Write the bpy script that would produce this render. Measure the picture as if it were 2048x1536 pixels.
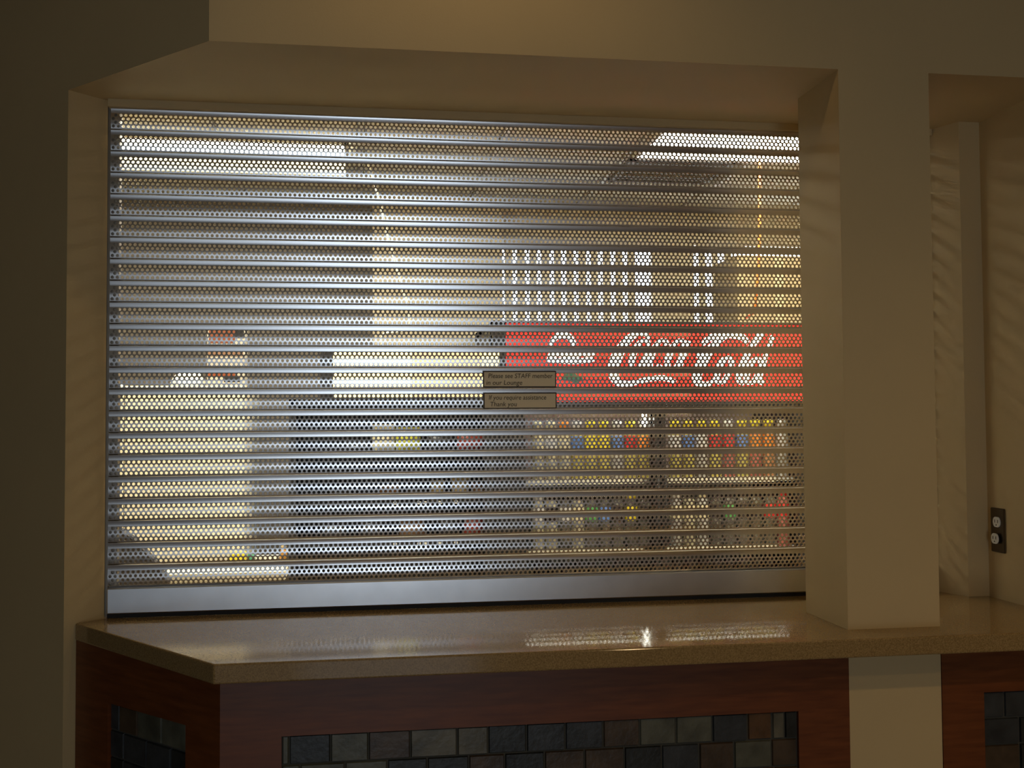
import bpy, math, random
from mathutils import Vector, Matrix
random.seed(7)
for o in list(bpy.data.objects): bpy.data.objects.remove(o)
scene = bpy.context.scene
col = scene.collection

# ------------------------------------------------------------------ camera
FPX, YAW, PITCH, ROLL, EYE = 2104.76, 0.1467, 0.036, -0.0065, 1.58
cf = Vector((math.sin(YAW)*math.cos(PITCH), math.cos(YAW)*math.cos(PITCH), math.sin(PITCH)))
cr0 = Vector((math.cos(YAW), -math.sin(YAW), 0)); cu0 = cr0.cross(cf)
cr = math.cos(ROLL)*cr0 + math.sin(ROLL)*cu0
cu = -math.sin(ROLL)*cr0 + math.cos(ROLL)*cu0
cam = bpy.data.objects.new('camera', bpy.data.cameras.new('camera')); col.objects.link(cam)
M4 = Matrix((cr, cu, -cf)).transposed().to_4x4(); M4.translation = (0, 0, EYE)
cam.matrix_world = M4
cam.data.sensor_width = 36; cam.data.lens = 36*FPX/2048; cam.data.clip_start = .05
scene.camera = cam

# ------------------------------------------------------------------ world, lights, exposure
world = bpy.data.worlds.new('daylight'); scene.world = world; world.use_nodes = True
bg = world.node_tree.nodes['Background']; bg.inputs[0].default_value = (.80, .90, 1, 1); bg.inputs[1].default_value = 6.0
scene.view_settings.view_transform = 'Standard'; scene.view_settings.look = 'None'
scene.view_settings.gamma = 1; scene.view_settings.use_curve_mapping = False
scene.view_settings.exposure = 0.0

def area(name, loc, sx, sy, rot, power, colr):
    l = bpy.data.lights.new(name, 'AREA'); l.shape = 'RECTANGLE'; l.size = sx; l.size_y = sy
    l.energy = power; l.color = colr
    o = bpy.data.objects.new(name, l); o.location = loc; o.rotation_euler = rot; col.objects.link(o); return o
# daylight through the glazed doorway behind the camera
DOOR_X0, DOOR_X1, DOOR_Z1, DOOR_Y = -1.9, .95, 2.15, -3.2
DOOR_M = (DOOR_X0+DOOR_X1)/2
for x0_, x1_, pw in ((DOOR_X0+.06, DOOR_M-.05, 6), (DOOR_M+.05, DOOR_X1-.06, 26)):
    area('doorway_daylight', ((x0_+x1_)/2, DOOR_Y-.12, DOOR_Z1/2+.05), x1_-x0_, DOOR_Z1-.1, (math.pi/2, 0, 0), pw, (.76, .88, 1))

# ------------------------------------------------------------------ helpers
def ray(x, y): return cf + (x-1024)/FPX*cr + (768-y)/FPX*cu
def W(x, y, Y): d = ray(x, y)*1.0; d *= Y/d.y; return d + Vector((0, 0, EYE))
def WZ(x, y, z): d = ray(x, y)*1.0; d *= (z-EYE)/d.z; return d + Vector((0, 0, EYE))
def HIT(x, y, P, Q):
    d = ray(x, y); n = Vector((-(Q[1]-P[1]), Q[0]-P[0], 0)); t = n.dot(Vector((P[0], P[1], 0)))/n.dot(d)
    return d*t + Vector((0, 0, EYE))

def mat(name, colr, rough=.6, metal=0, var=0, scale=8, bump=0, bscale=200, emit=0, ecol=None, col2=None, stretch=None, detail=4, spec=.5, trans=0, ior=1.45, coat=0):
    m = bpy.data.materials.new(name); m.use_nodes = True; nt = m.node_tree
    b = nt.nodes['Principled BSDF']; c = (*colr, 1)
    b.inputs['Base Color'].default_value = c; b.inputs['Roughness'].default_value = rough; b.inputs['Metallic'].default_value = metal
    b.inputs['Specular IOR Level'].default_value = spec; b.inputs['IOR'].default_value = ior
    b.inputs['Transmission Weight'].default_value = trans; b.inputs['Coat Weight'].default_value = coat
    if emit: b.inputs['Emission Strength'].default_value = emit; b.inputs['Emission Color'].default_value = (*(ecol or colr), 1)
    tc = nt.nodes.new('ShaderNodeTexCoord'); mp = nt.nodes.new('ShaderNodeMapping')
    nt.links.new(tc.outputs['Object'], mp.inputs[0])
    if stretch: mp.inputs['Scale'].default_value = stretch
    n = nt.nodes.new('ShaderNodeTexNoise'); n.inputs['Scale'].default_value = scale; n.inputs['Detail'].default_value = detail
    nt.links.new(mp.outputs[0], n.inputs['Vector'])
    r = nt.nodes.new('ShaderNodeValToRGB'); c2 = col2 or tuple(x*(1-var) for x in colr)
    r.color_ramp.elements[0].position = .32; r.color_ramp.elements[1].position = .68
    r.color_ramp.elements[0].color = (*c2, 1); r.color_ramp.elements[1].color = c
    nt.links.new(n.outputs['Fac'], r.inputs[0]); nt.links.new(r.outputs[0], b.inputs['Base Color'])
    if bump:
        n2 = nt.nodes.new('ShaderNodeTexNoise'); n2.inputs['Scale'].default_value = bscale; n2.inputs['Detail'].default_value = 3
        nt.links.new(mp.outputs[0], n2.inputs['Vector'])
        bm = nt.nodes.new('ShaderNodeBump'); bm.inputs['Strength'].default_value = bump; bm.inputs['Distance'].default_value = .002
        nt.links.new(n2.outputs['Fac'], bm.inputs['Height']); nt.links.new(bm.outputs[0], b.inputs['Normal'])
    return m

BASE = {}
class MB:
    def __init__(s): s.v = []; s.f = []; s.sm = []
    def add(s, vs, fs, smooth=False):
        k = len(s.v); s.v += [tuple(p) for p in vs]; s.f += [tuple(i+k for i in f) for f in fs]; s.sm += [smooth]*len(fs); return s
    def box(s, x0, x1, y0, y1, z0, z1, b=0):
        x0, x1 = sorted((x0, x1)); y0, y1 = sorted((y0, y1)); z0, z1 = sorted((z0, z1))
        if b <= 0:
            return s.add([(x0,y0,z0),(x1,y0,z0),(x1,y1,z0),(x0,y1,z0),(x0,y0,z1),(x1,y0,z1),(x1,y1,z1),(x0,y1,z1)],
                  [(0,3,2,1),(4,5,6,7),(0,1,5,4),(1,2,6,5),(2,3,7,6),(3,0,4,7)])
        # chamfered box: 24 verts
        vs = []; X = (x0, x1); Y = (y0, y1); Z = (z0, z1); idx = {}
        for i in (0,1):
            for j in (0,1):
                for k in (0,1):
                    sx, sy, sz = (b if i == 0 else -b), (b if j == 0 else -b), (b if k == 0 else -b)
                    for a, p in enumerate(((X[i], Y[j]+sy, Z[k]+sz), (X[i]+sx, Y[j], Z[k]+sz), (X[i]+sx, Y[j]+sy, Z[k]))):
                        idx[i,j,k,a] = len(vs); vs.append(p)
        fs = []
        for i in (0,1):
            q = [idx[i,0,0,0], idx[i,1,0,0], idx[i,1,1,0], idx[i,0,1,0]]; fs.append(q if i else q[::-1])
            q = [idx[0,i,0,1], idx[1,i,0,1], idx[1,i,1,1], idx[0,i,1,1]]; fs.append(q if not i else q[::-1])
            q = [idx[0,0,i,2], idx[1,0,i,2], idx[1,1,i,2], idx[0,1,i,2]]; fs.append(q if i else q[::-1])
        for i in (0,1):
            for j in (0,1):
                q = [idx[i,j,0,0], idx[i,j,1,0], idx[i,j,1,1], idx[i,j,0,1]]; fs.append(q if (i ^ j) else q[::-1])
                q = [idx[i,0,j,0], idx[i,1,j,0], idx[i,1,j,2], idx[i,0,j,2]]; fs.append(q if not (i ^ j) else q[::-1])
                q = [idx[0,i,j,1], idx[1,i,j,1], idx[1,i,j,2], idx[0,i,j,2]]; fs.append(q if (i ^ j) else q[::-1])
                for k in (0,1):
                    q = [idx[i,j,k,0], idx[i,j,k,1], idx[i,j,k,2]]; fs.append(q if not (i ^ j ^ k) else q[::-1])
        return s.add(vs, fs)
    def prism(s, poly, z0, z1):
        n = len(poly); a = sum(poly[i][0]*poly[(i+1)%n][1]-poly[(i+1)%n][0]*poly[i][1] for i in range(n))
        if a < 0: poly = poly[::-1]
        return s.add([(p[0],p[1],z0) for p in poly]+[(p[0],p[1],z1) for p in poly],
                     [tuple(range(n-1,-1,-1)), tuple(range(n,2*n))]+[(i,(i+1)%n,(i+1)%n+n,i+n) for i in range(n)])
    def lathe(s, prof, cx=0, cy=0, n=16, smooth=True):
        vs = []; fs = []
        for r, z in prof:
            for k in range(n): a = 2*math.pi*k/n; vs.append((cx+r*math.cos(a), cy+r*math.sin(a), z))
        for j in range(len(prof)-1):
            for k in range(n): fs.append((j*n+k, j*n+(k+1)%n, (j+1)*n+(k+1)%n, (j+1)*n+k))
        fs.append(tuple(range(n-1,-1,-1))); m = (len(prof)-1)*n; fs.append(tuple(range(m, m+n)))
        return s.add(vs, fs, smooth)
    def tube(s, pts, r, n=8):
        pts = [Vector(p) for p in pts]; vs = []; fs = []
        for i, p in enumerate(pts):
            t = (pts[min(i+1,len(pts)-1)]-pts[max(i-1,0)]).normalized()
            a = t.cross(Vector((0,1,0)) if abs(t.y) < .9 else Vector((1,0,0))).normalized(); b = t.cross(a)
            for k in range(n): q = 2*math.pi*k/n; vs.append(p+r*(math.cos(q)*a+math.sin(q)*b))
        for i in range(len(pts)-1):
            for k in range(n): fs.append((i*n+k, i*n+(k+1)%n, (i+1)*n+(k+1)%n, (i+1)*n+k))
        fs.append(tuple(range(n-1,-1,-1))); m = (len(pts)-1)*n; fs.append(tuple(range(m, m+n)))
        return s.add(vs, fs, True)
    def ribbon(s, pts, y0, y1):
        # flat stroke in the XZ plane between y0 (front) and y1; pts = (x, z, half width)
        n = len(pts); L = []; Rr = []
        for i in range(n):
            a = pts[max(i-1,0)]; b = pts[min(i+1,n-1)]; dx, dz = b[0]-a[0], b[1]-a[1]; l = math.hypot(dx, dz) or 1
            nx, nz = -dz/l, dx/l; w = pts[i][2]
            L.append((pts[i][0]+nx*w, pts[i][1]+nz*w)); Rr.append((pts[i][0]-nx*w, pts[i][1]-nz*w))
        vs = [(p[0],y0,p[1]) for p in L]+[(p[0],y0,p[1]) for p in Rr]+[(p[0],y1,p[1]) for p in L]+[(p[0],y1,p[1]) for p in Rr]
        fs = []
        for i in range(n-1):
            fs += [(i,i+1,n+i+1,n+i), (i,2*n+i,2*n+i+1,i+1), (n+i,n+i+1,3*n+i+1,3*n+i)]
        return s.add(vs, fs)
    def mesh(s, name, m, off=Vector((0,0,0))):
        me = bpy.data.meshes.new(name); me.from_pydata([(p[0]-off.x, p[1]-off.y, p[2]-off.z) for p in s.v], [], s.f)
        me.polygons.foreach_set('use_smooth', s.sm); me.materials.append(m); me.update(); return me
    def build(s, name, m, parent=None, origin=None):
        off = Vector(BASE.get(parent.name, (0,0,0))) if parent else Vector(origin or (0,0,0))
        o = bpy.data.objects.new(name, s.mesh(name, m, off)); col.objects.link(o)
        if parent: o.parent = parent; BASE[o.name] = tuple(off)
        else: o.location = off; BASE[o.name] = tuple(off)
        return o
def tag(o, label=None, cat=None, group=None, kind=None):
    if label: o['label'] = label
    if cat: o['category'] = cat
    if group: o['group'] = group
    if kind: o['kind'] = kind
    return o
def thing(name, loc, label, cat, group=None, kind=None):
    o = bpy.data.objects.new(name, None); o.location = loc; o.empty_display_size = .05; col.objects.link(o); BASE[o.name] = tuple(loc)
    return tag(o, label, cat, group, kind)
def struct(name, mb, m, label=None, cat=None, parent=None):
    o = mb.build(name, m, parent)
    if not parent: tag(o, label, cat, kind='structure')
    return o
def copy_tree(o, parent=None):
    c = o.copy(); col.objects.link(c); c.parent = parent
    for ch in o.children: copy_tree(ch, c)
    return c
def text(name, body, size, loc, m, parent, sx=1, shear=0):
    cu_ = bpy.data.curves.new('txt', 'FONT'); cu_.body = body; cu_.size = size; cu_.extrude = .0004; cu_.shear = shear; cu_.resolution_u = 3
    t = bpy.data.objects.new('txt', cu_); col.objects.link(t)
    dg = bpy.context.evaluated_depsgraph_get(); me = bpy.data.meshes.new_from_object(t.evaluated_get(dg))
    bpy.data.objects.remove(t)
    off = Vector(BASE[parent.name])
    for v in me.vertices: x, y, z = v.co; v.co = (x*sx+loc[0]-off.x, -z+loc[1]-off.y, y+loc[2]-off.z)
    me.materials.clear(); me.materials.append(m)
    o = bpy.data.objects.new(name, me); col.objects.link(o); o.parent = parent; return o
def smooth_path(P, k=6):
    out = []
    for i in range(len(P)-1):
        p0, p1, p2, p3 = P[max(i-1,0)], P[i], P[i+1], P[min(i+2,len(P)-1)]
        for j in range(k):
            t = j/k
            out.append(tuple(.5*((2*b)+(-a+c)*t+(2*a-5*b+4*c-d)*t*t+(-a+3*b-3*c+d)*t**3) for a,b,c,d in zip(p0,p1,p2,p3)))
    out.append(tuple(P[-1])); return out

# ------------------------------------------------------------------ materials
PAINT = mat('beige_wall_paint', (.60,.455,.235), .55, var=.05, scale=3, bump=.12, bscale=350)
SOFF = PAINT
LOBBYW = mat('brown_lobby_paint', (.30,.22,.12), .6, var=.05)
LOBBYCEIL = mat('lobby_ceiling_paint', (.60,.52,.38), .8, var=.05)
FLOORM = mat('brown_floor_tile', (.27,.23,.18), .3, var=.15, scale=2)
QUARTZ = mat('speckled_tan_quartz', (.37,.245,.10), .10, col2=(.22,.14,.055), scale=330, detail=2, spec=.5)
WOOD = mat('reddish_cherry_wood', (.175,.050,.012), .42, col2=(.115,.030,.007), scale=9, stretch=(1,1,9), detail=6)
GROUT = mat('dark_grout', (.07,.065,.05), .9, var=.2)
ALU = mat('brushed_aluminium', (.70,.70,.71), .24, 1, var=.06, scale=30, stretch=(.06,1,1))
BAR = mat('satin_aluminium', (.64,.65,.67), .33, 1, var=.08, scale=14)
GUIDE = mat('dull_guide_metal', (.25,.22,.18), .5, 1)
CREAMWALL = mat('back_room_cream_paint', (.62,.53,.36), .7, var=.05)
DARKWALL = mat('back_room_dark_brown', (.15,.125,.095), .7, var=.08)  # darker tone for the left part of the rear wall
TILEC = mat('white_ceiling_tile', (.70,.66,.54), .85, var=.1, scale=60)
GRID = mat('white_ceiling_grid', (.62,.60,.55), .5)
LENS = mat('lit_troffer_lens', (.9,.9,.85), .4, emit=24, ecol=(1,.96,.80))
LENS2 = mat('half_lit_troffer_lens', (.9,.9,.7), .4, emit=1.6, ecol=(1,.92,.60))
WHITE = mat('white_plastic', (.75,.73,.66), .4)
STEEL = mat('stainless_plate', (.30,.27,.22), .35, 1)
SLOT = mat('black_slot', (.01,.01,.01), .6)
BLACK = mat('black_painted_metal', (.012,.011,.011), .4)
BLACKP = mat('black_plastic', (.02,.019,.02), .5)
LABELM = mat('cream_label_plastic', (.85,.71,.46), .5)
LABELF = mat('dark_brown_label_edge', (.05,.03,.015), .5)
INK = mat('brown_ink', (.08,.05,.02), .7)
RED = mat('backlit_red_sign', (.75,.03,.02), .35, emit=.38, ecol=(1,.045,.03))
SIGNW = mat('backlit_white_lettering', (.9,.9,.88), .4, emit=1.1, ecol=(1,.98,.95))
GLOWY = mat('lit_yellow_sign', (.9,.7,.3), .4, emit=1.7, ecol=(1,.80,.34))
GLOWY2 = mat('dim_lit_yellow_sign', (.85,.62,.3), .4, emit=.62, ecol=(1,.76,.40), col2=(.75,.5,.3), scale=20)
CREAMCAB = mat('cream_enamel', (.86,.80,.61), .45, var=.03)
GLASS = mat('clear_glass', (1,1,1), .0, trans=1, ior=1.02, spec=.1)
TUBE = mat('fluorescent_tube', (1,1,1), .4, emit=14, ecol=(1,1,.86))
ORANGE = mat('orange_cord_rubber', (.95,.20,.03), .5, emit=0)
CORDW = mat('cream_cord', (.9,.86,.7), .4)
CARD = mat('brown_cardboard', (.42,.32,.17), .8, var=.1)
BLIND = mat('cream_vertical_blind', (.62,.54,.38), .7)
WFRAME = mat('tan_window_frame', (.45,.38,.27), .5)

# ------------------------------------------------------------------ key dimensions
FY = 2.4785; X0 = -.3367; CX, CY = -.7534, 2.8952; SX, SY = -.6714, 2.9772
ZS = 2.465; ZC = 1.06; DS = 2.974; CEIL = 3.15; BCEIL = 2.80; BY = 5.76
XP1, XP2, PD = 1.2038, 1.4487, .245; XR = 1.84; XA = 1.737; ZTOP = 2.4444; ZBAR = 1.142

# ------------------------------------------------------------------ setting: lobby
struct('floor', MB().box(-4.2, 4.7, -3.5, 6.4, -.1, 0), FLOORM, 'dark brown lobby floor', 'floor')
struct('ceiling_lobby', MB().prism([(-4.2,-3.4),(4.7,-3.4),(4.7,FY+.5),(XR,FY+.5),(-.30,FY+.5),(-.68,2.99),(-4.0,6.3),(-4.2,6.3)], CEIL, CEIL+.1), LOBBYCEIL, 'lobby ceiling above the counter', 'ceiling')
struct('wall_left', MB().prism([(CX,CY),(SX,SY),(SX-3.3,SY+3.3),(CX-3.3,CY+3.3)], 0, CEIL), PAINT, 'shaded tan side wall at left of the shuttered counter', 'wall')
struct('wall_front', MB().prism([(X0,FY),(XR+.16,FY),(XR+.16,3.10),(SX,3.10),(SX,SY),(CX,CY)], ZS, CEIL), SOFF, 'beige boxed bulkhead above the roller shutter', 'wall')
struct('wall_column', MB().box(XP1, XP2, FY, FY+PD, 0, ZS), PAINT, 'square beige column rising through the counter', 'column')
struct('wall_right', MB().box(XR, XR+.16, FY, 3.10, 0, ZS).box(XR+.16, 4.7, FY, FY+.16, 0, CEIL), PAINT, 'dim tan return wall with the power outlet', 'wall')
struct('trim_1', MB().prism([(XA,3.02),(XA,2.974),(1.774,2.876),(XR,2.876),(XR,3.02)], ZC, ZS), PAINT, 'narrow greyish jamb beside the return wall', 'trim')
struct('trim_2', MB().box(SX+.004, XA, 2.958, 2.998, ZTOP, ZS), SOFF, 'beige fascia strip over the top slat', 'trim')
# lobby walls out of frame, behind and beside the camera
struct('wall_lobby_left', MB().box(-4.2, -4.0, -3.4, 6.4, 0, CEIL), LOBBYW, 'brown lobby wall beyond the left of the frame', 'wall')
struct('wall_lobby_right', MB().box(4.5, 4.7, -3.4, FY, 0, CEIL), PAINT, 'tan lobby wall beyond the right of the frame', 'wall')
struct('wall_back', MB().box(-4.2, DOOR_X0, DOOR_Y-.1, DOOR_Y, 0, CEIL).box(DOOR_X1, 4.7, DOOR_Y-.1, DOOR_Y, 0, CEIL).box(DOOR_X0, DOOR_X1, DOOR_Y-.1, DOOR_Y, DOOR_Z1, CEIL), PAINT, 'tan lobby wall behind the viewer with the glazed doorway', 'wall')
struct('wall_light_block', MB().box(-4.2, 4.7, DOOR_Y-.9, DOOR_Y-.8, 0, CEIL).box(-4.2, -4.1, DOOR_Y-.8, DOOR_Y-.1, 0, CEIL).box(4.6, 4.7, DOOR_Y-.8, DOOR_Y-.1, 0, CEIL).box(-4.2, 4.7, DOOR_Y-.9, DOOR_Y-.1, CEIL, CEIL+.1).box(-4.2, 4.7, DOOR_Y-.9, -3.5, -.1, 0), PAINT, 'added tan shell blocking world light outside the glazed doorway', 'wall')  # added unseen shell, keeps world light out of the doorway
d = thing('door_1', ((DOOR_X0+DOOR_X1)/2, DOOR_Y, 0), 'glazed lobby doorway behind the viewer', 'door', kind='structure')
mx = (DOOR_X0+DOOR_X1)/2
MB().box(DOOR_X0, DOOR_X0+.06, DOOR_Y-.06, DOOR_Y, 0, DOOR_Z1).box(DOOR_X1-.06, DOOR_X1, DOOR_Y-.06, DOOR_Y, 0, DOOR_Z1).box(DOOR_X0, DOOR_X1, DOOR_Y-.06, DOOR_Y, DOOR_Z1-.06, DOOR_Z1).box(mx-.05, mx+.05, DOOR_Y-.06, DOOR_Y, 0, DOOR_Z1).build('door_frame', BLACKP, d)

# recessed warm downlights in the lobby ceiling
CAN = mat('downlight_trim', (.7,.68,.6), .4); BULB = mat('warm_bulb', (1,.9,.7), .4, emit=20, ecol=(1,.72,.38))
for i, (x, y, p) in enumerate([(.28, 1.95, 6), (2.3, .2, 44), (1.6, -.8, 31)]):
    t = thing('downlight', (x, y, CEIL-.012), ['warm recessed downlight close in front of the bulkhead', 'warm recessed downlight over the right of the lobby', 'warm recessed downlight behind the viewer'][i], 'light', 'recessed lobby downlights')
    MB().lathe([(.055, CEIL-.012), (.085, CEIL-.012), (.085, CEIL), (.055, CEIL)], x, y, 24).build('trim_ring', CAN, t)
    MB().lathe([(.05, CEIL-.004), (.05, CEIL-.001)], x, y, 20).build('bulb', BULB, t)
    l = bpy.data.lights.new('downlight_lamp', 'SPOT'); l.energy = p; l.color = (1, .68, .32); l.spot_size = math.radians(150); l.spot_blend = .6; l.shadow_soft_size = .05
    lo = bpy.data.objects.new('downlight_lamp', l); lo.location = (x, y, CEIL-.03); col.objects.link(lo)

# ------------------------------------------------------------------ setting: back room
def hole_wall():
    w1 = (W(998,488,BY), W(1316,720,BY)); w2 = (W(1383,486,BY), W(1640,720,BY))
    return [(min(a.x,b.x), max(a.x,b.x), 1.80, max(a.z,b.z)) for a, b in (w1, w2)]
HW = hole_wall(); XD = W(745, 500, BY).x; XPIER = W(1000, 550, BY).x
mb = MB(); zb, zt = HW[0][2], max(h[3] for h in HW)
mb.box(XD, 3.1, BY, BY+.12, 0, zb).box(XD, 3.1, BY, BY+.12, zt, BCEIL)
xs = [XD, HW[0][0], HW[0][1], HW[1][0], HW[1][1], 3.1]
for a, b in ((0,1),(2,3),(4,5)): mb.box(xs[a], xs[b], BY, BY+.12, zb, zt)
struct('wall_rear', mb, CREAMWALL, 'cream rear wall of the snack room with windows', 'wall')
struct('wall_rear_dark', MB().box(-3.9, XD, BY-.02, BY+.12, 0, BCEIL), DARKWALL, 'dark brown part of the snack room rear wall', 'wall')
struct('wall_pier', MB().box(XD, XPIER, BY-.10, BY, 0, BCEIL), CREAMWALL, 'tan pier on the rear wall left of the window', 'wall')
struct('wall_room_right', MB().box(2.95, 3.1, 3.10, BY, 0, BCEIL).box(XR+.16, 2.95, 3.02, 3.10, 0, BCEIL), CREAMWALL, 'cream right wall of the snack room', 'wall')
# wall behind the counter front below the shutter
struct('wall_under_counter', MB().box(SX+.03, XR, 2.98, 3.08, 0, ZC-.046), CREAMWALL, 'cream low wall behind the counter front', 'wall')
# T-bar ceiling of the back room with individual tiles, troffers and a grille
ceil = thing('ceiling_room', (0, 4.4, BCEIL), 'white tiled ceiling of the snack room', 'ceiling', kind='structure')
MB().prism([(SX,3.1),(3.1,3.1),(3.1,BY+.12),(-3.9,BY+.12),(-3.6,6.0),(SX-.2,3.1)], BCEIL+.03, BCEIL+.08).build('ceiling_deck', GRID, ceil)
TLR = WZ(698, 275, BCEIL); TLF = WZ(698, 343, BCEIL)      # left troffer near right, far right
TRL = WZ(1262, 307, BCEIL)                                # right troffer far left
P = .61; GX = TRL.x; GY = TRL.y
gx = [GX+P*k for k in range(-7, 4)]; gy = [GY+P*k for k in range(-3, 3)]
gb = MB()
for x in gx: gb.box(x-.012, x+.012, 3.1, BY-.02, BCEIL-.002, BCEIL+.03)
for y in gy: gb.box(-3.0, 2.95, y-.012, y+.012, BCEIL-.001, BCEIL+.029)
gb.build('grid_bars', GRID, ceil)
tilemesh = None
def occupied(x, y):
    if GX-.02 < x < GX+1.3 and GY-.62 < y < GY: return True
    if GX-.02 < x < GX+.55 and GY < y < GY+.6: return True
    if TLR.x-1.25 < x+.3 and x+.3 < TLR.x+.3 and GY < y+.3 < GY+.62: return False
    return False
for x in gx[:-1]:
    for y in gy[:-1]:
        cx, cy = x+P/2, y+P/2
        if occupied(cx, cy) or y < 3.0 or cx < -.75-(cy-3.0): continue
        if tilemesh is None: tilemesh = MB().box(-.29, .29, -.29, .29, .006, .024, .004).mesh('ceiling_tile', TILEC)
        o = bpy.data.objects.new('ceiling_tile', tilemesh); o.parent = ceil; o.location = (cx, cy-4.4, 0); col.objects.link(o)
def troffer(x0, x1, y0, y1, label, halves):
    t = thing('troffer_light', ((x0+x1)/2, (y0+y1)/2, BCEIL-.03), label, 'light', 'ceiling troffers in the snack room')
    z0, z1 = BCEIL-.028, BCEIL-.003
    MB().box(x0, x1, y0, y0+.02, z0, z1).box(x0, x1, y1-.02, y1, z0, z1).box(x0, x0+.02, y0, y1, z0, z1).box(x1-.02, x1, y0, y1, z0, z1).build('frame', GRID, t)
    ym = y0+(y1-y0)*.48
    if halves:
        MB().box(x0+.02, x1-.02, y0+.02, ym, z0+.004, z0+.012).build('lens', LENS, t)
        MB().box(x0+.02, x1-.02, ym, y1-.02, z0+.004, z0+.012).build('lens', LENS2, t)
    else: MB().box(x0+.02, x1-.02, y0+.02, y1-.02, z0+.004, z0+.012).build('lens', LENS, t)
troffer(TLR.x-1.22, TLR.x, TLR.y, TLF.y, 'white ceiling light glowing at left above the cream cabinet', True)
troffer(GX, GX+1.22, GY-.61, GY, 'white ceiling light glowing at right near the orange cord', False)
troffer(-1.0, .22, 3.55, 4.03, 'added white ceiling light for the cabinet front, just behind the shutter top', False)  # added fixture, brightens the cream cabinet front and snack display
g = thing('ceiling_vent', (GX+.28, GY+.3, BCEIL-.02), 'dark square ceiling vent behind the right ceiling light', 'vent')
VENTM = mat('vent_grey', (.12,.11,.09), .6); z0 = BCEIL-.02
vx0, vx1, vy0, vy1 = GX+.01, GX+.52, GY+.03, WZ(1230, 357, BCEIL).y
MB().box(vx0, vx1, vy0, vy0+.03, z0, BCEIL-.003).box(vx0, vx1, vy1-.03, vy1, z0, BCEIL-.003).box(vx0, vx0+.03, vy0, vy1, z0, BCEIL-.003).box(vx1-.03, vx1, vy0, vy1, z0, BCEIL-.003).build('frame', VENTM, g)
for k in range(9):
    y = vy0+.04+k*(vy1-vy0-.08)/9
    MB().box(vx0+.03, vx1-.03, y, y+.022, z0+.004, BCEIL-.004).build('louver', VENTM, g)

# windows with vertical blinds
for i, (x0, x1, za, zb2) in enumerate(HW):
    w = thing('window_%d' % (i+1), ((x0+x1)/2, BY, za), ['bright window behind pale vertical blinds above the cooler', 'narrower bright window above the right of the cooler'][i], 'window', kind='structure')
    f = .012
    MB().box(x0, x1, BY, BY+.10, za, za+f).box(x0, x1, BY, BY+.10, zb2-f, zb2).box(x0, x0+f, BY, BY+.1, za, zb2).box(x1-f, x1, BY, BY+.1, za, zb2).build('window_frame', WFRAME, w)
    MB().box(x0+f, x1-f, BY+.07, BY+.075, za+f, zb2-f).build('pane', GLASS, w)
def blind(px0, px1, step, skip, label, bright):
    xa, xb = W(px0, 560, BY-.03).x, W(px1, 560, BY-.03).x; zt_ = HW[0][3]-.01
    t = thing('vertical_blind', ((xa+xb)/2, BY-.03, zt_), label, 'blind', 'vertical blinds on the rear windows')
    MB().box(xa, xb, BY-.05, BY-.015, zt_-.006, zt_+.03).build('headrail', WFRAME, t)
    n = int(round((px1-px0)/step))
    for k in range(n):
        if k in skip: continue
        px = px0+step*(k+.35); x = W(px, 560, BY-.03).x; w = .026 ; a = math.radians(28+random.uniform(-9,9))
        ca, sa = math.cos(a)*w, math.sin(a)*w
        dx, dy = -math.sin(a)*.001, math.cos(a)*.001
        MB().prism([(x-ca-dx, BY-.03-sa-dy), (x+ca-dx, BY-.03+sa-dy), (x+ca+dx, BY-.03+sa+dy), (x-ca+dx, BY-.03-sa+dy)], 1.84, zt_-.006).build('blind_vane', BLIND, t)
blind(1009, 1328, 24.5, (11,), 'pale vertical blind with a wide gap near its right end', 1)
blind(1395, 1485, 26, (3,), 'short run of vertical blind beside the cardboard box', 0)

# ------------------------------------------------------------------ countertop and base
A = (-.3075, 2.3675); B = (-.731, 2.917)
ct = MB().prism([A, (XR-.001, A[1]), (XR-.001, 2.98), (SX+.004, 2.98), (SX+.002, SY-.002), B], ZC-.044, ZC).build('countertop', QUARTZ, origin=None)
bv = ct.modifiers.new('edge', 'BEVEL'); bv.width = .004; bv.segments = 2; bv.limit_method = 'ANGLE'
tag(ct, 'speckled tan stone countertop running under the shutter and around the column', 'countertop')

WY = 2.476; wc = W(440, 1400, WY); wcx = wc.x
# base panel: wood frame with inset slate
slate_cols = {'g': (.12,.12,.085), 'd': (.028,.031,.029), 'b': (.085,.057,.034), 'l': (.16,.148,.105), 'o': (.13,.065,.026), 'n': (.045,.05,.053)}
SL = {k: mat('slate_'+k, c, .38, col2=tuple(x*.45 for x in c), scale=16, bump=.5, bscale=60, detail=6) for k, c in slate_cols.items()}
def slate(parent, org, dirx, u0, u1, z0, z1, key, depth=.008):
    """one slate piece on a vertical face: org + dirx*u, proud by a few mm"""
    nx, ny = dirx[1], -dirx[0]
    g_ = .0018; d = .004+random.uniform(0,.003)
    a, b = u0+g_, u1-g_; c, e = z0+g_, z1-g_; ch = .002
    def p(u, z, h): return (org[0]+dirx[0]*u+nx*h, org[1]+dirx[1]*u+ny*h, z)
    vs = [p(a,c,0),p(b,c,0),p(b,e,0),p(a,e,0),p(a+ch,c+ch,d),p(b-ch,c+ch,d),p(b-ch,e-ch,d),p(a+ch,e-ch,d)]
    return MB().add(vs, [(4,5,6,7),(0,1,5,4),(1,2,6,5),(2,3,7,6),(3,0,4,7),(3,2,1,0)]).build('slate_tile', SL[key], parent)
ZT = ZC-.044
tl = W(563, 1467, WY); tr = W(1597, 1428, WY); zi = (tl.z+tr.z)/2
base = thing('counter_base', (.4, 2.6, 0), 'cherry wood counter front with inset slate tiles left of the column', 'counter')
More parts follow.
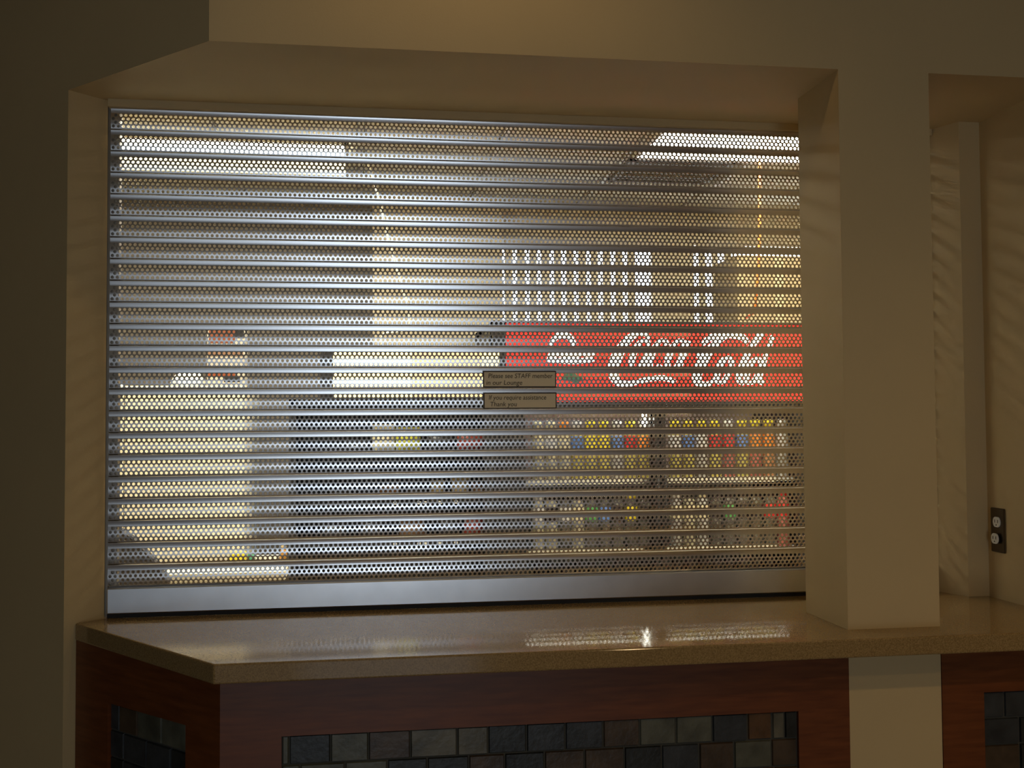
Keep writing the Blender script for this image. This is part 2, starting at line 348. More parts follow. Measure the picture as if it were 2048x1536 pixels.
MB().box(wcx, XP1-.001, WY, 2.52, zi, ZT).build('top_rail', WOOD, base)
MB().box(wcx, tl.x, WY, 2.52, .0, zi).build('stile', WOOD, base)
MB().box(tr.x, XP1-.001, WY, 2.52, .0, zi).build('stile', WOOD, base)
MB().box(tl.x, tr.x, WY, 2.52, .0, .18).build('bottom_rail', WOOD, base)
MB().box(tl.x, tr.x, WY+.012, 2.519, .18, zi).build('tile_backing', GROUT, base)
row1 = [(563,578,'g'),(578,661,'d'),(661,737,'g'),(737,821,'b'),(821,915,'l'),(915,977,'l'),(977,1054,'d'),(1054,1132,'n'),(1132,1208,'n'),(1208,1281,'b'),(1281,1354,'g'),(1354,1427,'g'),(1427,1498,'n'),(1498,1547,'o'),(1547,1572,'l'),(1572,1597,'d')]
row2 = [(563,600,'g'),(600,690,'g'),(690,775,'g'),(775,855,'d'),(855,938,'d'),(938,1010,'b'),(1010,1090,'d'),(1090,1170,'b'),(1170,1250,'b'),(1250,1325,'d'),(1325,1400,'n'),(1400,1470,'b'),(1470,1545,'g'),(1545,1597,'b')]
th = .067; z = zi
for row in (row1, row2):
    for a, b, k in row: slate(base, (0, WY+.012), (1,0), W(a,1460,WY).x, W(b,1460,WY).x, z-th, z, k)
    z -= th
r = 0
while z-th > .17:
    x = tl.x - (.05 if r % 2 else 0); r += 1
    while x < tr.x-.01:
        w = random.choice((.1,.1,.1,.06,.13)); a = max(x, tl.x); b = min(x+w, tr.x)
        if b-a > .012: slate(base, (0, WY+.012), (1,0), a, b, z-th, z, random.choice('ggddbblnno'))
        x += w
    z -= th
# chamfered end of the base
E1 = Vector((wcx, WY)); E2v = HIT(152, 1400, (CX,CY), (SX,SY)); E2 = Vector((E2v.x, E2v.y-.004))
dv = (E2-E1); LEN = dv.length; dv /= LEN; nv = Vector((-dv.y, dv.x))     # along, left normal points into counter?
if nv.y < 0: nv = -nv
def cham(u0, u1, h0, h1, z0, z1):
    q = [E1+dv*u0+nv*h0, E1+dv*u1+nv*h0, E1+dv*u1+nv*h1, E1+dv*u0+nv*h1]; return MB().prism([tuple(p) for p in q], z0, z1)
iu0 = (HIT(371, 1450, E1, E2).xy-E1).length; iu1 = (HIT(215, 1450, E1, E2).xy-E1).length; ziz = HIT(300, 1430, E1, E2).z
cham(.0, LEN, 0, .04, ziz, ZT).build('top_rail', WOOD, base)
cham(0, iu0, 0, .04, 0, ziz).build('stile', WOOD, base); cham(iu1, LEN, 0, .04, 0, ziz).build('stile', WOOD, base)
cham(iu0, iu1, 0, .04, 0, .18).build('bottom_rail', WOOD, base)
cham(iu0, iu1, .012, .039, .18, ziz).build('tile_backing', GROUT, base)
o0 = E1+nv*.012; z = ziz
rd = (-dv.x, -dv.y); o1 = o0+dv*LEN
while z-th > .17:
    x = LEN-iu1-random.choice((0,.04))
    while x < LEN-iu0-.01:
        w = random.choice((.1,.08,.1)); a = max(x, LEN-iu1); b = min(x+w, LEN-iu0)
        if b-a > .012: slate(base, tuple(o1), rd, a, b, z-th, z, random.choice('gddbbnn'))
        x += w
    z -= th
# base panel right of the column
br = thing('counter_base', (1.65, 2.6, 0), 'cherry wood counter front with slate tiles right of the column', 'counter')
tr2 = W(1968, 1385, WY); 
MB().box(XP2+.001, XR-.002, WY, 2.52, tr2.z, ZT).build('top_rail', WOOD, br)
MB().box(XP2+.001, tr2.x, WY, 2.52, 0, tr2.z).build('stile', WOOD, br)
MB().box(tr2.x, XR-.002, WY, 2.52, 0, .18).build('bottom_rail', WOOD, br)
MB().box(tr2.x, XR-.002, WY+.012, 2.519, .18, tr2.z).build('tile_backing', GROUT, br)
z = tr2.z
while z-th > .17:
    x = tr2.x-random.choice((0,.05))
    while x < XR-.012:
        w = random.choice((.1,.06,.1)); a = max(x, tr2.x); b = min(x+w, XR-.002)
        if b-a > .012: slate(br, (0, WY+.012), (1,0), a, b, z-th, z, random.choice('dnndgb'))
        x += w
    z -= th

# ------------------------------------------------------------------ roller shutter
sh = thing('roller_shutter', (.53, DS, ZC+.002), 'closed perforated aluminium roller shutter above the counter', 'shutter')
NS = 22; SP = (ZTOP-ZBAR)/NS
X_L, X_R = -.663, XA-.004
HP = .01315; RP = .0101; HR = .0042; TH = .0011
# slat profile y(z): z from 0 (bottom) to SP; perforated crown between PB and PT
PB = .0045; PT = PB+4*RP; ZM = (PB+PT)/2; HWD = (PT-PB)/2
def prof(z):
    b = .0027
    if z < PB:                # narrow bottom flange rolls back into the joint
        t = (PB-z)/(PB+.0015); return .0045*t*t
    if z > PT:                # wide, nearly flat solid band above the perforation, tucked back at its top edge
        t = (z-PT)/(SP-PT); return -.0018*t*t + .0010*max(0, (t-.9)/.1)**2
    return -b*(1-((z-ZM)/HWD)**2)
def norm(z):
    e = .0003; d = (prof(min(z+e,SP))-prof(z-e))/(min(z+e,SP)-z+e); l = math.hypot(1, d); return (0, -1/l, d/l)
sv = []; sn = []; sf = []
def V(x, z, back=0, n=None):
    sv.append((x, prof(z)+back, z)); nn = n or norm(z); sn.append(tuple(-q for q in nn) if (back and n is None) else nn); return len(sv)-1
NH = 10
ncol = int((X_R-X_L)/HP)
for back in (0, TH):
    zs_ = [-.0015, 0, .0015, .003, PB]+[None]+[PT+(SP-PT)*k/10 for k in range(11)]
    for a, b in zip(zs_[:-1], zs_[1:]):
        if a is None or b is None: continue
        q = [V(X_L,a,back), V(X_R,a,back), V(X_R,b,back), V(X_L,b,back)]; sf.append(q if not back else q[::-1])
    for j in range(4):
        za, zb_ = PB+j*RP, PB+(j+1)*RP; zc_ = (za+zb_)/2; xoff = X_L+(HP/2 if j % 2 else 0)
        if j % 2:
            q = [V(X_L,za,back), V(xoff,za,back), V(xoff,zb_,back), V(X_L,zb_,back)]; sf.append(q if not back else q[::-1])
        nc = ncol-(1 if j % 2 else 0)
        for i in range(nc):
            xa = xoff+i*HP; xb = xa+HP; xc = (xa+xb)/2
            cs = [V(xb,zb_,back), V(xa,zb_,back), V(xa,za,back), V(xb,za,back)]   # corners by quadrant
            hv = [V(xc+HR*math.cos(2*math.pi*k/12), zc_+HR*math.sin(2*math.pi*k/12), back) for k in range(12)]
            for qd in range(4):
                for k in range(3):
                    t = [cs[qd], hv[(qd*3+k+1)%12], hv[(qd*3+k)%12]]; sf.append(t[::-1] if back else t)
                ax = (qd*3+3) % 12; t = [cs[qd], cs[(qd+1)%4], hv[ax]]; sf.append(t[::-1] if back else t)
        xe = xoff+nc*HP
        q = [V(xe,za,back), V(X_R,za,back), V(X_R,zb_,back), V(xe,zb_,back)]; sf.append(q if not back else q[::-1])
# hole walls
for j in range(4):
    zc_ = PB+(j+.5)*RP; xoff = X_L+(HP/2 if j % 2 else 0)
    for i in range(ncol-(1 if j % 2 else 0)):
        xc = xoff+(i+.5)*HP; rg = []
        for k in range(12):
            a = 2*math.pi*k/12; x = xc+HR*math.cos(a); zz = zc_+HR*math.sin(a); n = (-math.cos(a), 0, -math.sin(a))
            rg.append((V(x, zz, 0, n), V(x, zz, TH, n)))
        for k in range(12):
            a, b = rg[k], rg[(k+1)%12]; sf.append([a[0], b[0], b[1], a[1]])
sm = bpy.data.meshes.new('slat'); sm.from_pydata(sv, [], sf); sm.materials.append(ALU)
sm.polygons.foreach_set('use_smooth', [True]*len(sf)); sm.update(); sm.normals_split_custom_set_from_vertices(sn)
for k in range(NS):
    o = bpy.data.objects.new('slat', sm); o.parent = sh; o.location = (-.53, .002, ZBAR+k*SP-(ZC+.002)); col.objects.link(o)
bb = MB().box(X_L, X_R, DS-.010, DS+.012, ZC+.012, ZBAR-.001, .003).build('bottom_bar', BAR, sh)
MB().box(X_L, X_R, DS-.004, DS+.010, ZC+.001, ZC+.012).build('rubber_seal', SLOT, sh)
MB().box(SX-.012, X_L+.022, DS+.012, DS+.04, ZC+.001, ZS-.001).build('guide_rail', GUIDE, sh)
MB().box(X_R-.022, XA+.03, DS+.047, DS+.075, ZC+.001, ZS-.001).build('guide_rail', GUIDE, sh)

# label strips on the shutter
def label_strip(px0, px1, py0, py1, l1, l2, lab, o1, o2):
    y = DS-.006; a = W(px0, py1, y); b = W(px1, py0, y)
    t = thing('label_strip', ((a.x+b.x)/2, y, a.z), lab, 'sign', 'label strips on the shutter')
    MB().box(a.x, b.x, y-.0015, y+.004, a.z, b.z).build('border', LABELF, t)
    e = .0032; MB().box(a.x+e, b.x-e, y-.0024, y-.001, a.z+e, b.z-e).build('face', LABELM, t)
    h = b.z-a.z
    text('lettering', l1, h*.40, (a.x+o1, y-.0027, a.z+h*.57), INK, t, .92, .12)
    text('lettering', l2, h*.40, (a.x+o2, y-.0027, a.z+h*.16), INK, t, .98, .12)
label_strip(966, 1112, 742, 775, 'Please see STAFF member', 'in our Lounge', 'small cream label strip on the shutter reading Please see STAFF member', .014, .008)
label_strip(967, 1113, 785, 818, 'If you require assistance', 'Thank you', 'small cream label strip on the shutter ending in Thank you', .014, .018)

# ------------------------------------------------------------------ wall outlet on the return wall
def C(px, py): return HIT(px, py, (XR, 3), (XR, 2))
a = C(1986, 1102); b = C(2011, 1018); yc = (a.y+b.y)/2; hw = abs(a.y-b.y)/2; zc = (a.z+b.z)/2; hh = abs(b.z-a.z)/2
ol = thing('wall_outlet', (XR, yc, zc), 'metal wall plate with two white power sockets above the counter', 'outlet')
MB().box(XR-.006, XR-.0003, yc-hw, yc+hw, zc-hh, zc+hh, .002).build('cover_plate', mat('dark_bronze_plate', (.13,.10,.07), .35, 1), ol)
for s in (1, -1):
    q = MB(); pts = []
    for k in range(16):
        an = 2*math.pi*k/16; yy = hw*.52*math.cos(an); zz = hh*.27*math.sin(an); zz = max(-hh*.23, min(hh*.23, zz)); pts.append((yy, zz))
    n = 16; cz = zc+s*hh*.37
    q.add([(XR-.006, yc+p[0], cz+p[1]) for p in pts]+[(XR-.009, yc+p[0], cz+p[1]) for p in pts], [tuple(range(n,2*n))]+[(i,(i+1)%n,(i+1)%n+n,i+n) for i in range(n)])
    so = q.build('socket', WHITE, ol)
    for e in (-.007, .007): MB().box(XR-.0095, XR-.0089, yc+e-.001, yc+e+.001, cz-.002, cz+.007).build('slot', SLOT, so)
    MB().box(XR-.0095, XR-.0089, yc-.0018, yc+.0018, cz-.010, cz-.0065).build('slot', SLOT, so)
MB().lathe([(.003,-.0015),(.003,.0)], 0, 0, 10).build('screw', STEEL, ol).rotation_euler = (0, math.radians(90), 0)
ol.children[-1].location = (-.0065, 0, 0)

# ------------------------------------------------------------------ drinks cooler
KY = 4.9; kl = W(985, 660, KY).x; kr = W(1622, 660, KY).x; kz = W(1300, 644, KY).z; KD = .72
hz0 = W(1300, 808, KY).z
ck = thing('drinks_cooler', ((kl+kr)/2, KY+.36, 0), 'black two-door drinks cooler with a lit red header sign', 'cooler')
INNER = mat('cooler_liner', (.55,.54,.48), .5)
wl = .05
MB().box(kl, kl+wl, KY+.02, KY+KD, .1, kz).box(kr-wl, kr, KY+.02, KY+KD, .1, kz).box(kl, kr, KY+.02, KY+KD, kz-.03, kz).box(kl, kr, KY+KD-.04, KY+KD, .1, kz).box(kl, kr, KY+.02, KY+KD, .0, .22).build('body', BLACK, ck)
MB().box(kl+wl, kr-wl, KY+KD-.05, KY+KD-.041, .22, hz0).build('liner', INNER, ck)
hd = MB().box(kl+.06, kr-.002, KY-.02, KY+.10, hz0+.012, kz-.012).build('header_sign', RED, ck)
MB().box(kl, kl+.06, KY-.018, KY+.10, hz0, kz).box(kl, kr, KY-.024, KY+.10, kz-.012, kz).box(kl, kr, KY-.024, KY+.1, hz0, hz0+.012).build('header_frame', BLACK, ck)
def PXS(pts): 
    out = []
    for x, y, w in pts: p = W(x, y, KY-.022); out.append((p.x, p.z, w*.0023))
    return out
def stroke(mb, pts, k=6): mb.ribbon(PXS(smooth_path(pts, k)), KY-.0235, KY-.0195)
def oval(mb, cx, cy, rx, ry, w0, w1, a0=0, a1=360, sl=.32):
    pts = []
    for i in range(25):
        a = math.radians(a0+(a1-a0)*i/24); yy = -ry*math.sin(a); x = cx+rx*math.cos(a)-sl*yy; pts.append((x, cy+yy, w0+(w1-w0)*abs(math.cos(a))))
    mb.ribbon(PXS(pts), KY-.0235, KY-.0195)
sg = MB()
stroke(sg, [(1296,684,3),(1294,671,5),(1276,666,6),(1254,682,9),(1234,712,12),(1227,742,12),(1234,762,9),(1256,768,6),(1290,760,5),(1325,756,6),(1352,764,4)])
oval(sg, 1280, 710, 14, 30, 3, 7); oval(sg, 1317, 710, 14, 30, 3, 7, 40, 320); oval(sg, 1352, 710, 14, 30, 3, 7)
stroke(sg, [(1378,682,6),(1366,712,6),(1360,735,6),(1372,740,3)])
stroke(sg, [(1392,712,5),(1412,706,5)])
stroke(sg, [(1404,690,4),(1420,676,7),(1450,668,9),(1480,672,8),(1496,686,5)])
stroke(sg, [(1452,672,5),(1428,690,8),(1406,720,11),(1394,748,11),(1398,766,8),(1416,768,5),(1438,752,3)])
oval(sg, 1448, 740, 12, 26, 3, 7); stroke(sg, [(1476,742,4),(1500,700,5),(1520,672,5),(1526,664,4),(1514,672,4),(1492,714,7),(1478,756,7),(1488,768,4)])
oval(sg, 1507, 742, 12, 25, 3, 7); stroke(sg, [(1546,672,5),(1530,716,6),(1518,756,7),(1528,768,4)])
sg.build('script_lettering', SIGNW, hd)
em = MB()   # small white emblem at the left of the header: a domed shape over a wavy band
stroke(em, [(1100,690,4),(1110,676,6),(1124,669,7),(1138,674,7),(1150,690,5)])
stroke(em, [(1097,724,5),(1106,708,8),(1124,706,9),(1140,716,9),(1158,704,9),(1176,706,8),(1190,704,5)]); stroke(em, [(1100,720,5),(1130,722,6),(1160,722,6),(1188,718,5)])
em.build('white_emblem', SIGNW, hd)
GRN = mat('dark_green_print', (.03,.10,.06), .5)
g2 = MB(); stroke(g2, [(1128,760,3),(1140,752,9),(1152,758,8),(1165,756,3)]); g2.build('green_leaf_print', GRN, hd)
km = (W(1318, 900, KY).x)
dz0, dz1 = .24, hz0-.004
xs2 = [(kl+.005, km-.006), (km+.006, kr-.005)]
wide = [(.145, .022), (.022, .085)]
for (xa, xb), (fl, fr) in zip(xs2, wide):
    dr = MB().box(xa, xa+fl, KY-.02, KY+.02, dz0, dz1).box(xb-fr, xb, KY-.02, KY+.02, dz0, dz1).box(xa+fl, xb-fr, KY-.02, KY+.02, dz0, dz0+.05).box(xa+fl, xb-fr, KY-.02, KY+.02, dz1-.02, dz1).build('door', BLACK, ck)
    MB().box(xa+fl, xb-fr, KY-.002, KY+.003, dz0+.05, dz1-.02).build('pane', GLASS, dr)
    hx = xb-.012 if fl > fr else xa+.012
    MB().tube([(hx, KY-.02, 1.0), (hx, KY-.05, 1.03), (hx, KY-.05, 1.32), (hx, KY-.02, 1.35)], .007).build('handle', BLACKP, dr)
SHZ = [W(1300, 957, KY+.1).z, W(1300, 1097, KY+.1).z, W(1300, 1240, KY+.1).z]
WIRE = mat('white_wire_shelf', (.6,.6,.55), .5)
for z in SHZ:
    s_ = MB().box(kl+wl, kr-wl, KY+.07, KY+KD-.06, z-.02, z-.004).build('shelf', WIRE, ck)
    MB().box(kl+wl+.1, km-.06, KY+.062, KY+.07, z-.022, z+.006).box(km+.05, kr-wl-.12, KY+.062, KY+.07, z-.022, z+.006).build('price_strip', mat('price_strip_white', (.8,.76,.6), .4), s_)
MB().box(km-.035, km+.02, KY+.021, KY+.05, .24, hz0-.01).build('centre_post', BLACK, ck)
MB().tube([(km-.055, KY+.06, hz0-.10), (km-.055, KY+.06, hz0-.02)], .012).build('light_tube', TUBE, ck)
MB().tube([(kl+.16, KY+.07, hz0-.018), (km-.07, KY+.07, hz0-.018)], .009).build('light_tube', TUBE, ck)
MB().tube([(km+.05, KY+.07, hz0-.018), (kr-.12, KY+.07, hz0-.018)], .009).build('light_tube', TUBE, ck)

# bottles
CAPS = {'y': (.85,.70,.04), 'w': (.8,.8,.78), 'r': (.70,.04,.03), 'b': (.12,.25,.65), 'o': (.9,.30,.04), 'g': (.10,.35,.10), 'k': (.03,.02,.02), 'c': (.80,.72,.45)}
PL = {k: mat('drink_'+k, c, .25) for k, c in CAPS.items()}
PB_ = {k: mat('bottle_'+k, tuple(.45*x+.55*g_ for x, g_ in zip(c, (.20,.19,.14))), .2) for k, c in CAPS.items()}
CN = {'y': 'yellow', 'w': 'white', 'r': 'red', 'b': 'blue', 'o': 'orange', 'g': 'green', 'k': 'black', 'c': 'cream'}
cache = {}
def bottle(x, y, z, body, lab, cap, lbl):
    t = thing('drink_bottle', (x, y, z), lbl, 'bottle', 'bottles in the drinks cooler')
    def part(nm, key, prof_):
        if (nm, key) not in cache: cache[nm, key] = MB().lathe(prof_, 0, 0, 14).mesh(nm, (PB_ if nm == 'bottle_body' else PL)[key])
        o = bpy.data.objects.new(nm, cache[nm, key]); o.parent = t; col.objects.link(o)
    part('bottle_body', body, [(.026,0),(.031,.008),(.031,.215),(.028,.235),(.020,.248),(.0165,.262),(.0165,.275)])
    part('wrap_label', lab, [(.0313,.142),(.0318,.144),(.0318,.212),(.0313,.214)])
    part('cap', cap, [(.0245,.246),(.0245,.286),(.022,.290)])
ORD = ['first','second','third','fourth','fifth','sixth','seventh','eighth','ninth','tenth']
top_l = [('c','c','c'),('c','w','c'),('c','c','o'),('y','b','w'),('y','y','y'),('y','y','y'),('w','b','w'),('y','r','y'),('y','o','w')]
top_r = [('y','w','y'),('y','b','y'),('w','w','y'),('y','r','y'),('r','r','w'),('y','b','y'),('r','o','y'),('o','o','y'),('w','w','w')]
mid_l = [('c','w','w'),('c','k','k'),('k','w','k'),('c','c','k'),('k','g','k'),('k','b','k'),('k','k','k'),('k','y','y'),('k','k','k')]
mid_r = [('w','c','w'),('c','c','k'),('w','c','c'),('k','k','k'),('k','g','k'),('k','k','k'),('k','k','k'),('k','r','k'),('r','r','r')]
low_l = [('k','k','k'),('k','k','k'),('k','r','k'),('k','k','k'),('k','y','k'),('k','k','k'),('k','y','k'),('k','k','k'),('k','k','k')]
low_r = [('k','w','k'),('k','k','k'),('k','k','k'),('k','g','k'),('k','k','k'),('k','k','k'),('r','k','k'),('k','k','k'),('k','k','k')]
for si, (L_, R_) in enumerate(((top_l, top_r), (mid_l, mid_r), (low_l, low_r))):
    z = SHZ[si]-.004; sname = ['top', 'middle', 'lowest visible'][si]
    for side, lst, pa, pb in (('left', L_, 1075, 1288), ('right', R_, 1350, 1565)):
        n = len(lst)
        for k, (bo, la, ca) in enumerate(lst):
            x = W(pa+(pb-pa)*k/(n-1), 900, KY+.11).x
            bottle(x, KY+.115, z, bo, la, ca, '%s drink bottle with %s label, %s from left on %s shelf, %s cooler door' % (CN[bo], CN[la], ORD[k], sname, side))
# things on the cooler
a = W(1476, 646, KY+.25); b = W(1640, 513, KY+.25)
bx = thing('cardboard_box', ((a.x+b.x)/2, KY+.35, kz), 'brown cardboard box standing on top of the drinks cooler', 'box')
MB().box(a.x, b.x, KY+.25, KY+.6, kz, b.z, .002).build('carton', CARD, bx)
MB().box((a.x+b.x)/2-.025, (a.x+b.x)/2+.025, KY+.2485, KY+.25, kz+.01, b.z-.003).build('packing_tape', mat('packing_tape', (.5,.42,.25), .3), bx)
# orange cord dropping from the ceiling behind the cooler
top = WZ(1519, 312, BCEIL-.002)
tag(MB().tube([tuple(top), (top.x, top.y+.01, 2.5), (top.x-.004, top.y+.02, 2.3), (W(1513,640,top.y).x, top.y+.02, kz+.02), (W(1512,640,top.y).x, top.y+.12, kz+.006)], .0065).build('hanging_cord', ORANGE), 'orange extension cord hanging from the ceiling to the cooler', 'cord')
c0 = WZ(733, 318, BCEIL-.002)
pts = [tuple(c0)]+[tuple(W(x, y, c0.y+.02*i)) for i, (x, y) in enumerate([(748,362),(760,405),(772,455),(781,492),(795,540),(808,585),(818,625),(815,660),(768,668),(766,700)])]
tag(MB().tube(smooth_path(pts, 4), .0065).build('hanging_cord', CORDW), 'thin cream cord drooping from the ceiling at the middle', 'cord')

# ------------------------------------------------------------------ black snack display with a lit yellow sign
MY = 4.6; ml = W(578, 950, MY).x; mr = W(983, 950, MY).x; mz1 = W(800, 798, MY).z; sl_ = W(640, 750, MY).x; sr_ = W(1002, 750, MY).x; sz1 = W(800, 698, MY).z
sd = thing('snack_display', ((ml+mr)/2, MY+.2, 0), 'black snack display rack under a glowing yellow sign', 'display rack')
MB().box(ml, ml+.03, MY, MY+.4, 0, mz1).box(mr-.03, mr, MY, MY+.4, 0, mz1).box(ml+.03, mr-.03, MY+.38, MY+.4, 0, mz1).box(ml, mr, MY, MY+.4, mz1-.03, mz1).box(ml+.03, mr-.03, MY+.02, MY+.38, 0, .12).build('rack_body', BLACK, sd)
ms = MB().box(sl_, sr_, MY+.03, MY+.2, mz1, sz1).build('sign_box', BLACK, sd)
for pa, pb, m_ in ((666, 825, GLOWY), (826, 964, GLOWY2), (965, 1000, GLOWY)):
    MB().box(W(pa,750,MY).x, W(pb,750,MY).x, MY+.022, MY+.03, mz1+.006, sz1-.008).build('lit_panel', m_, ms)
rows = [(905, [(745,790,52,'c','pale yellow'),(792,842,46,'y2','yellow-green'),(856,908,38,'k','black'),(916,975,40,'m','maroon'),(690,735,20,'k','black')]),
        (948, []), (1003, [(655,700,28,'k','black'),(760,800,25,'b2','brown'),(815,850,28,'k','black'),(862,890,36,'t','tan'),(905,940,40,'t','tan'),(945,975,30,'b2','brown')]),
        (1085, [(640,690,40,'k','black'),(720,765,45,'k','black'),(800,850,40,'b2','brown'),(880,920,46,'k','black'),(930,970,50,'m','maroon')])]
SN = {'c': mat('snack_pale', (.70,.66,.45), .35), 'y2': mat('snack_yellow_green', (.50,.50,.06), .35), 'k': mat('snack_black', (.02,.02,.022), .3), 'm': mat('snack_maroon', (.22,.03,.02), .35), 'b2': mat('snack_brown', (.15,.08,.04), .4), 't': mat('snack_tan', (.35,.28,.15), .4)}
for ri, (py, items) in enumerate(rows):
    z = W(780, py, MY+.03).z
    s_ = MB().box(ml+.03, mr-.03, MY+.02, MY+.38, z-.014, z-.002).build('shelf', BLACK, sd)
    for px in (838, 850, 880, 912, 790)[:(5 if ri else 2)]:
        xx = W(px, py, MY+.02).x; MB().box(xx-.008, xx+.008, MY+.017, MY+.02, z-.013, z-.001).build('price_tag', WHITE, s_)
    for px0, px1, hp, key, cn in items:
        xa, xb = W(px0, py, MY+.05).x, W(px1, py, MY+.05).x; hgt = hp*.00225
        t = thing('snack_pack', ((xa+xb)/2, MY+.1, z-.002), '%s snack pack on the %s rack shelf%s' % (cn, ['upper','','middle','lower'][ri], '' if sum(1 for i_ in items if i_[4]==cn) == 1 else ', %s of that colour from left' % ORD[sum(1 for i_ in items if i_[4]==cn and i_[0] < px0)]), 'snack')
        # pillow pack: bulged middle with flat crimped ends
        mb = MB(); nx_, nz_ = 6, 6; vs = []
        for sgn in (-1, 1):
            for j in range(nz_+1):
                for i in range(nx_+1):
                    u, v = i/nx_, j/nz_; bul = .03*(math.sin(math.pi*u)**.5)*(math.sin(math.pi*v)**.6) if 0 < u < 1 and 0 < v < 1 else .001
                    vs.append((xa+(xb-xa)*u, MY+.09+sgn*max(bul, .001), z-.002+hgt*v))
        fs = []; nn = (nx_+1)*(nz_+1)
        for j in range(nz_):
            for i in range(nx_):
                q = j*(nx_+1)+i; fs += [(q, q+1, q+nx_+2, q+nx_+1), (nn+q, nn+q+nx_+1, nn+q+nx_+2, nn+q+1)]
        mb.add(vs, fs, True); mb.build('pouch', SN[key], t)
        MB().box(xa, xb, MY+.088, MY+.092, z-.002+hgt, z+.006+hgt).build('crimped_seal', SN[key], t)

# ------------------------------------------------------------------ cream cabinet at left
BYC = 4.35; cl_ = W(170, 900, BYC).x; cr_ = W(490, 900, BYC).x; cz = W(350, 771, BYC).z
cb = thing('storage_cabinet', ((cl_+cr_)/2, BYC+.3, 0), 'tall cream storage cabinet seen through the left of the shutter', 'cabinet')
MB().box(cl_, cr_, BYC+.02, BYC+.6, .05, cz).build('body', CREAMCAB, cb)
cm = (cl_+cr_)/2-.16
for xa, xb in ((cl_+.004, cm-.002), (cm+.002, cr_-.004)):
    dr = MB().box(xa, xb, BYC, BYC+.019, .08, cz-.006, .002).build('door', CREAMCAB, cb)
    hx = xb-.03 if xa < cm-.1 else xa+.03
    MB().tube([(hx, BYC, 1.0), (hx, BYC-.025, 1.01), (hx, BYC-.025, .85), (hx, BYC, .84)], .005).build('handle', STEEL, dr)
MB().box(cl_+.02, cr_-.02, BYC+.04, BYC+.58, 0, .05).build('plinth', BLACKP, cb)
a = W(414, 771, BYC+.05); b = W(490, 655, BYC+.05)
t = thing('snack_carton', ((a.x+b.x)/2, BYC+.1, cz), 'reddish brown and black printed carton standing on the cream cabinet', 'box')
MB().box(a.x, b.x, BYC+.05, BYC+.17, cz, b.z, .002).build('carton_body', mat('carton_cream', (.5,.45,.36), .5), t)
def cp(x0, x1, y0, y1, m_): p = W(x0, y1, BYC+.049); q = W(x1, y0, BYC+.049); MB().box(p.x, q.x, BYC+.0485, BYC+.05, p.z, q.z).build('printed_panel', m_, t)
cp(418, 470, 658, 686, mat('print_rust', (.20,.06,.025), .4)); cp(470, 488, 658, 676, SLOT); cp(416, 486, 700, 712, mat('print_brown', (.25,.14,.08), .4)); cp(416, 470, 738, 752, mat('print_red', (.24,.06,.02), .4)); cp(448, 480, 752, 764, SLOT)
PAPER = mat('paper_white', (.8,.78,.66), .6)
def lump(name, px0, px1, pyt, lab, cat):
    xa, xb = W(px0, 770, BYC+.1).x, W(px1, 770, BYC+.1).x; h = W(px0, pyt, BYC+.1).z-cz; rx = (xb-xa)/2
    vs = []; fs = []; n = 14; prof_ = [(1,0),(1.02,.25),(.9,.6),(.62,.88),(.25,1)]
    for j, (r_, z_) in enumerate(prof_):
        for k in range(n):
            an = 2*math.pi*k/n; w = 1+random.uniform(-.08,.08); vs.append(((xa+xb)/2+rx*r_*w*math.cos(an), BYC+.13+.06*r_*w*math.sin(an), cz+h*z_*(1 if j == 0 else random.uniform(.9,1.05))))
    for j in range(len(prof_)-1):
        for k in range(n): fs.append((j*n+k, j*n+(k+1)%n, (j+1)*n+(k+1)%n, (j+1)*n+k))
    fs.append(tuple(range((len(prof_)-1)*n, len(prof_)*n))); fs.append(tuple(range(n-1,-1,-1)))
    tag(MB().add(vs, fs, True).build(name, PAPER, origin=((xa+xb)/2, BYC+.13, cz)), lab, cat)
lump('crumpled_bag', 338, 410, 742, 'white crumpled bag on the cream cabinet beside the printed carton', 'bag')
lump('crumpled_bag', 196, 242, 756, 'small white bag at the far left on the cream cabinet', 'bag')

# ------------------------------------------------------------------ prep table with small things, and a chair
TY0, TY1 = 3.96, 4.3; tz = W(450, 1134, 4.1).z; tx0, tx1 = W(262, 1140, 4.1).x, W(576, 1140, 4.1).x
tb = thing('prep_table', ((tx0+tx1)/2, 4.0, 0), 'cream topped prep table in front of the cream cabinet', 'table')
MB().box(tx0, tx1, TY0, TY1, tz-.035, tz, .004).build('table_top', CREAMCAB, tb)
for x in (tx0+.03, tx1-.07):
    for y in (TY0+.03, TY1-.07): MB().box(x, x+.04, y, y+.04, 0, tz-.035).build('leg', STEEL, tb)
def sx_(px): return W(px, 1130, 4.1).x
t = thing('food_box', (sx_(475), 4.1, tz), 'small yellow food box on the prep table', 'box')
MB().box(sx_(460), sx_(492), 4.08, 4.14, tz, W(470, 1106, 4.1).z, .002).build('box_body', mat('box_yellow', (.75,.62,.04), .4), t)
MB().box(sx_(460)+.004, sx_(492)-.004, 4.0785, 4.0801, tz+.008, tz+.022).build('printed_band', mat('band_dark', (.08,.06,.03), .5), t)
t = thing('green_cup', (sx_(502), 4.1, tz), 'small dark green cup beside the yellow food box', 'cup')
MB().lathe([(.010,tz),(.013,tz+.045),(.0115,tz+.045),(.009,tz+.004)], sx_(502), 4.1, 14).build('cup_body', mat('cup_green', (.05,.22,.12), .4), t)
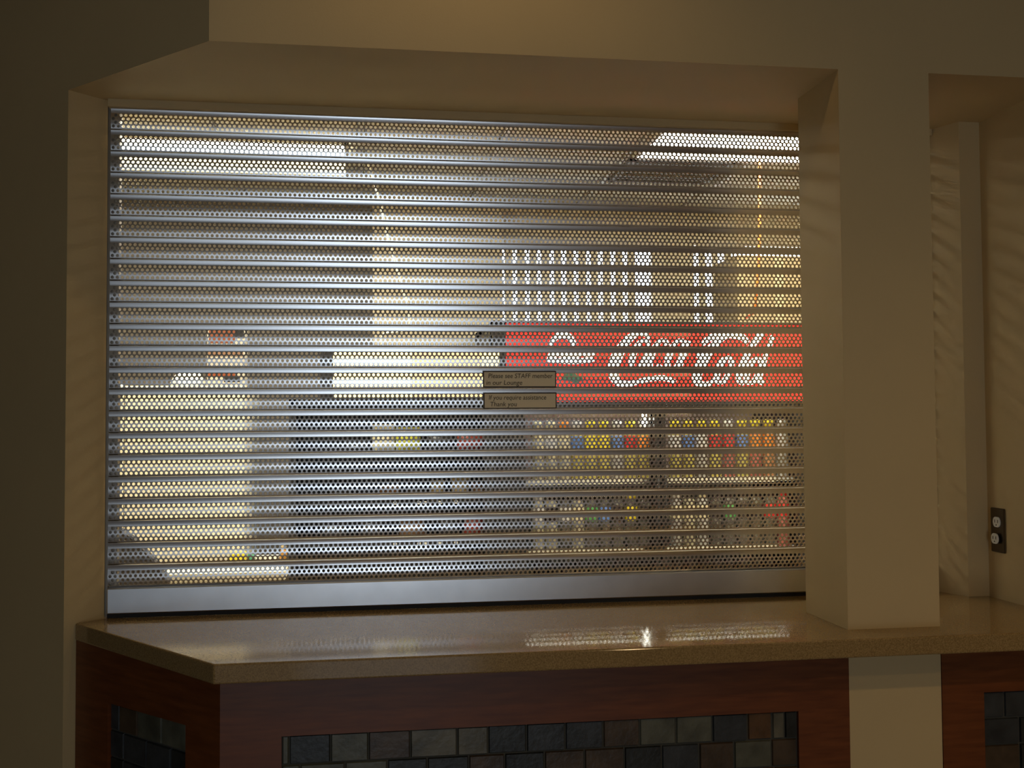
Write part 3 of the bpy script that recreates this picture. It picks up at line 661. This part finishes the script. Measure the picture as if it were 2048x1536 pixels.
for i, px in enumerate((515, 527, 540, 552)):
    t = thing('paper_cup', (sx_(px), 4.11, tz), 'small white paper cup, %s of the row on the prep table' % ORD[i], 'cup', 'white cups on the prep table')
    MB().lathe([(.009,tz),(.0125,tz+.038),(.011,tz+.038),(.008,tz+.003)], sx_(px), 4.11, 14).build('cup_body', PAPER, t)
    MB().lathe([(.0128,tz+.0365),(.0134,tz+.038),(.0128,tz+.0395)], sx_(px), 4.11, 14).build('rim', PAPER, t)
t = thing('sauce_jar', (sx_(567), 4.1, tz), 'amber sauce jar at the right end of the prep table', 'jar')
MB().lathe([(.012,tz),(.014,tz+.004),(.014,tz+.05),(.010,tz+.062)], sx_(567), 4.1, 14).build('jar_body', mat('jar_amber', (.45,.22,.04), .25), t)
MB().lathe([(.011,tz+.062),(.011,tz+.075)], sx_(567), 4.1, 14).build('lid', CARD, t)

HY = 3.5; hc = W(215, 1150, HY); hz = W(215, 1052, HY).z
ch = thing('desk_chair', (hc.x, HY+.2, 0), 'dark grey desk chair with rounded back behind the shutter', 'chair')
CHM = mat('dark_chair_fabric', (.045,.04,.042), .8)
q = MB(); n = 20; pts = []
hw2 = W(335, 1165, HY).x-hc.x
for k in range(n+1):
    u = -1+2*k/n; pts.append((hc.x+hw2*u*1.0, hz-(abs(u)**1.6)*(hz-W(330,1165,HY).z)))
low = hz-.42
vs = [(p[0], HY, p[1]) for p in pts]+[(pts[-1][0]*.0+hc.x+hw2*.8, HY, low), (hc.x-hw2*.8, HY, low)]
m_ = len(vs); vs += [(p[0], HY+.06, p[2]) for p in vs[:m_]]
q.add(vs, [tuple(range(m_)), tuple(range(2*m_-1, m_-1, -1))]+[(i, i+m_, (i+1)%m_+m_, (i+1)%m_) for i in range(m_)])
q.build('backrest', CHM, ch)
MB().box(hc.x-.2, hc.x+.2, HY+.02, HY+.40, .46, .53, .015).build('seat', CHM, ch)
MB().box(hc.x-.03, hc.x+.03, HY-.01, HY+.02, .50, low+.1).build('back_support', BLACKP, ch)
MB().lathe([(.025,.07),(.025,.46)], hc.x, HY+.22, 14).build('post', BLACKP, ch)
for k in range(5):
    a = 2*math.pi*k/5+.3; e = Vector((hc.x+.24*math.cos(a), HY+.22+.24*math.sin(a), .05))
    lg = MB().tube([(hc.x, HY+.22, .09), tuple(e)], .014).build('leg', BLACKP, ch)
    MB().lathe([(.012,0),(.022,.01),(.022,.035),(.012,.045)], e.x, e.y, 10).build('caster', BLACKP, lg)
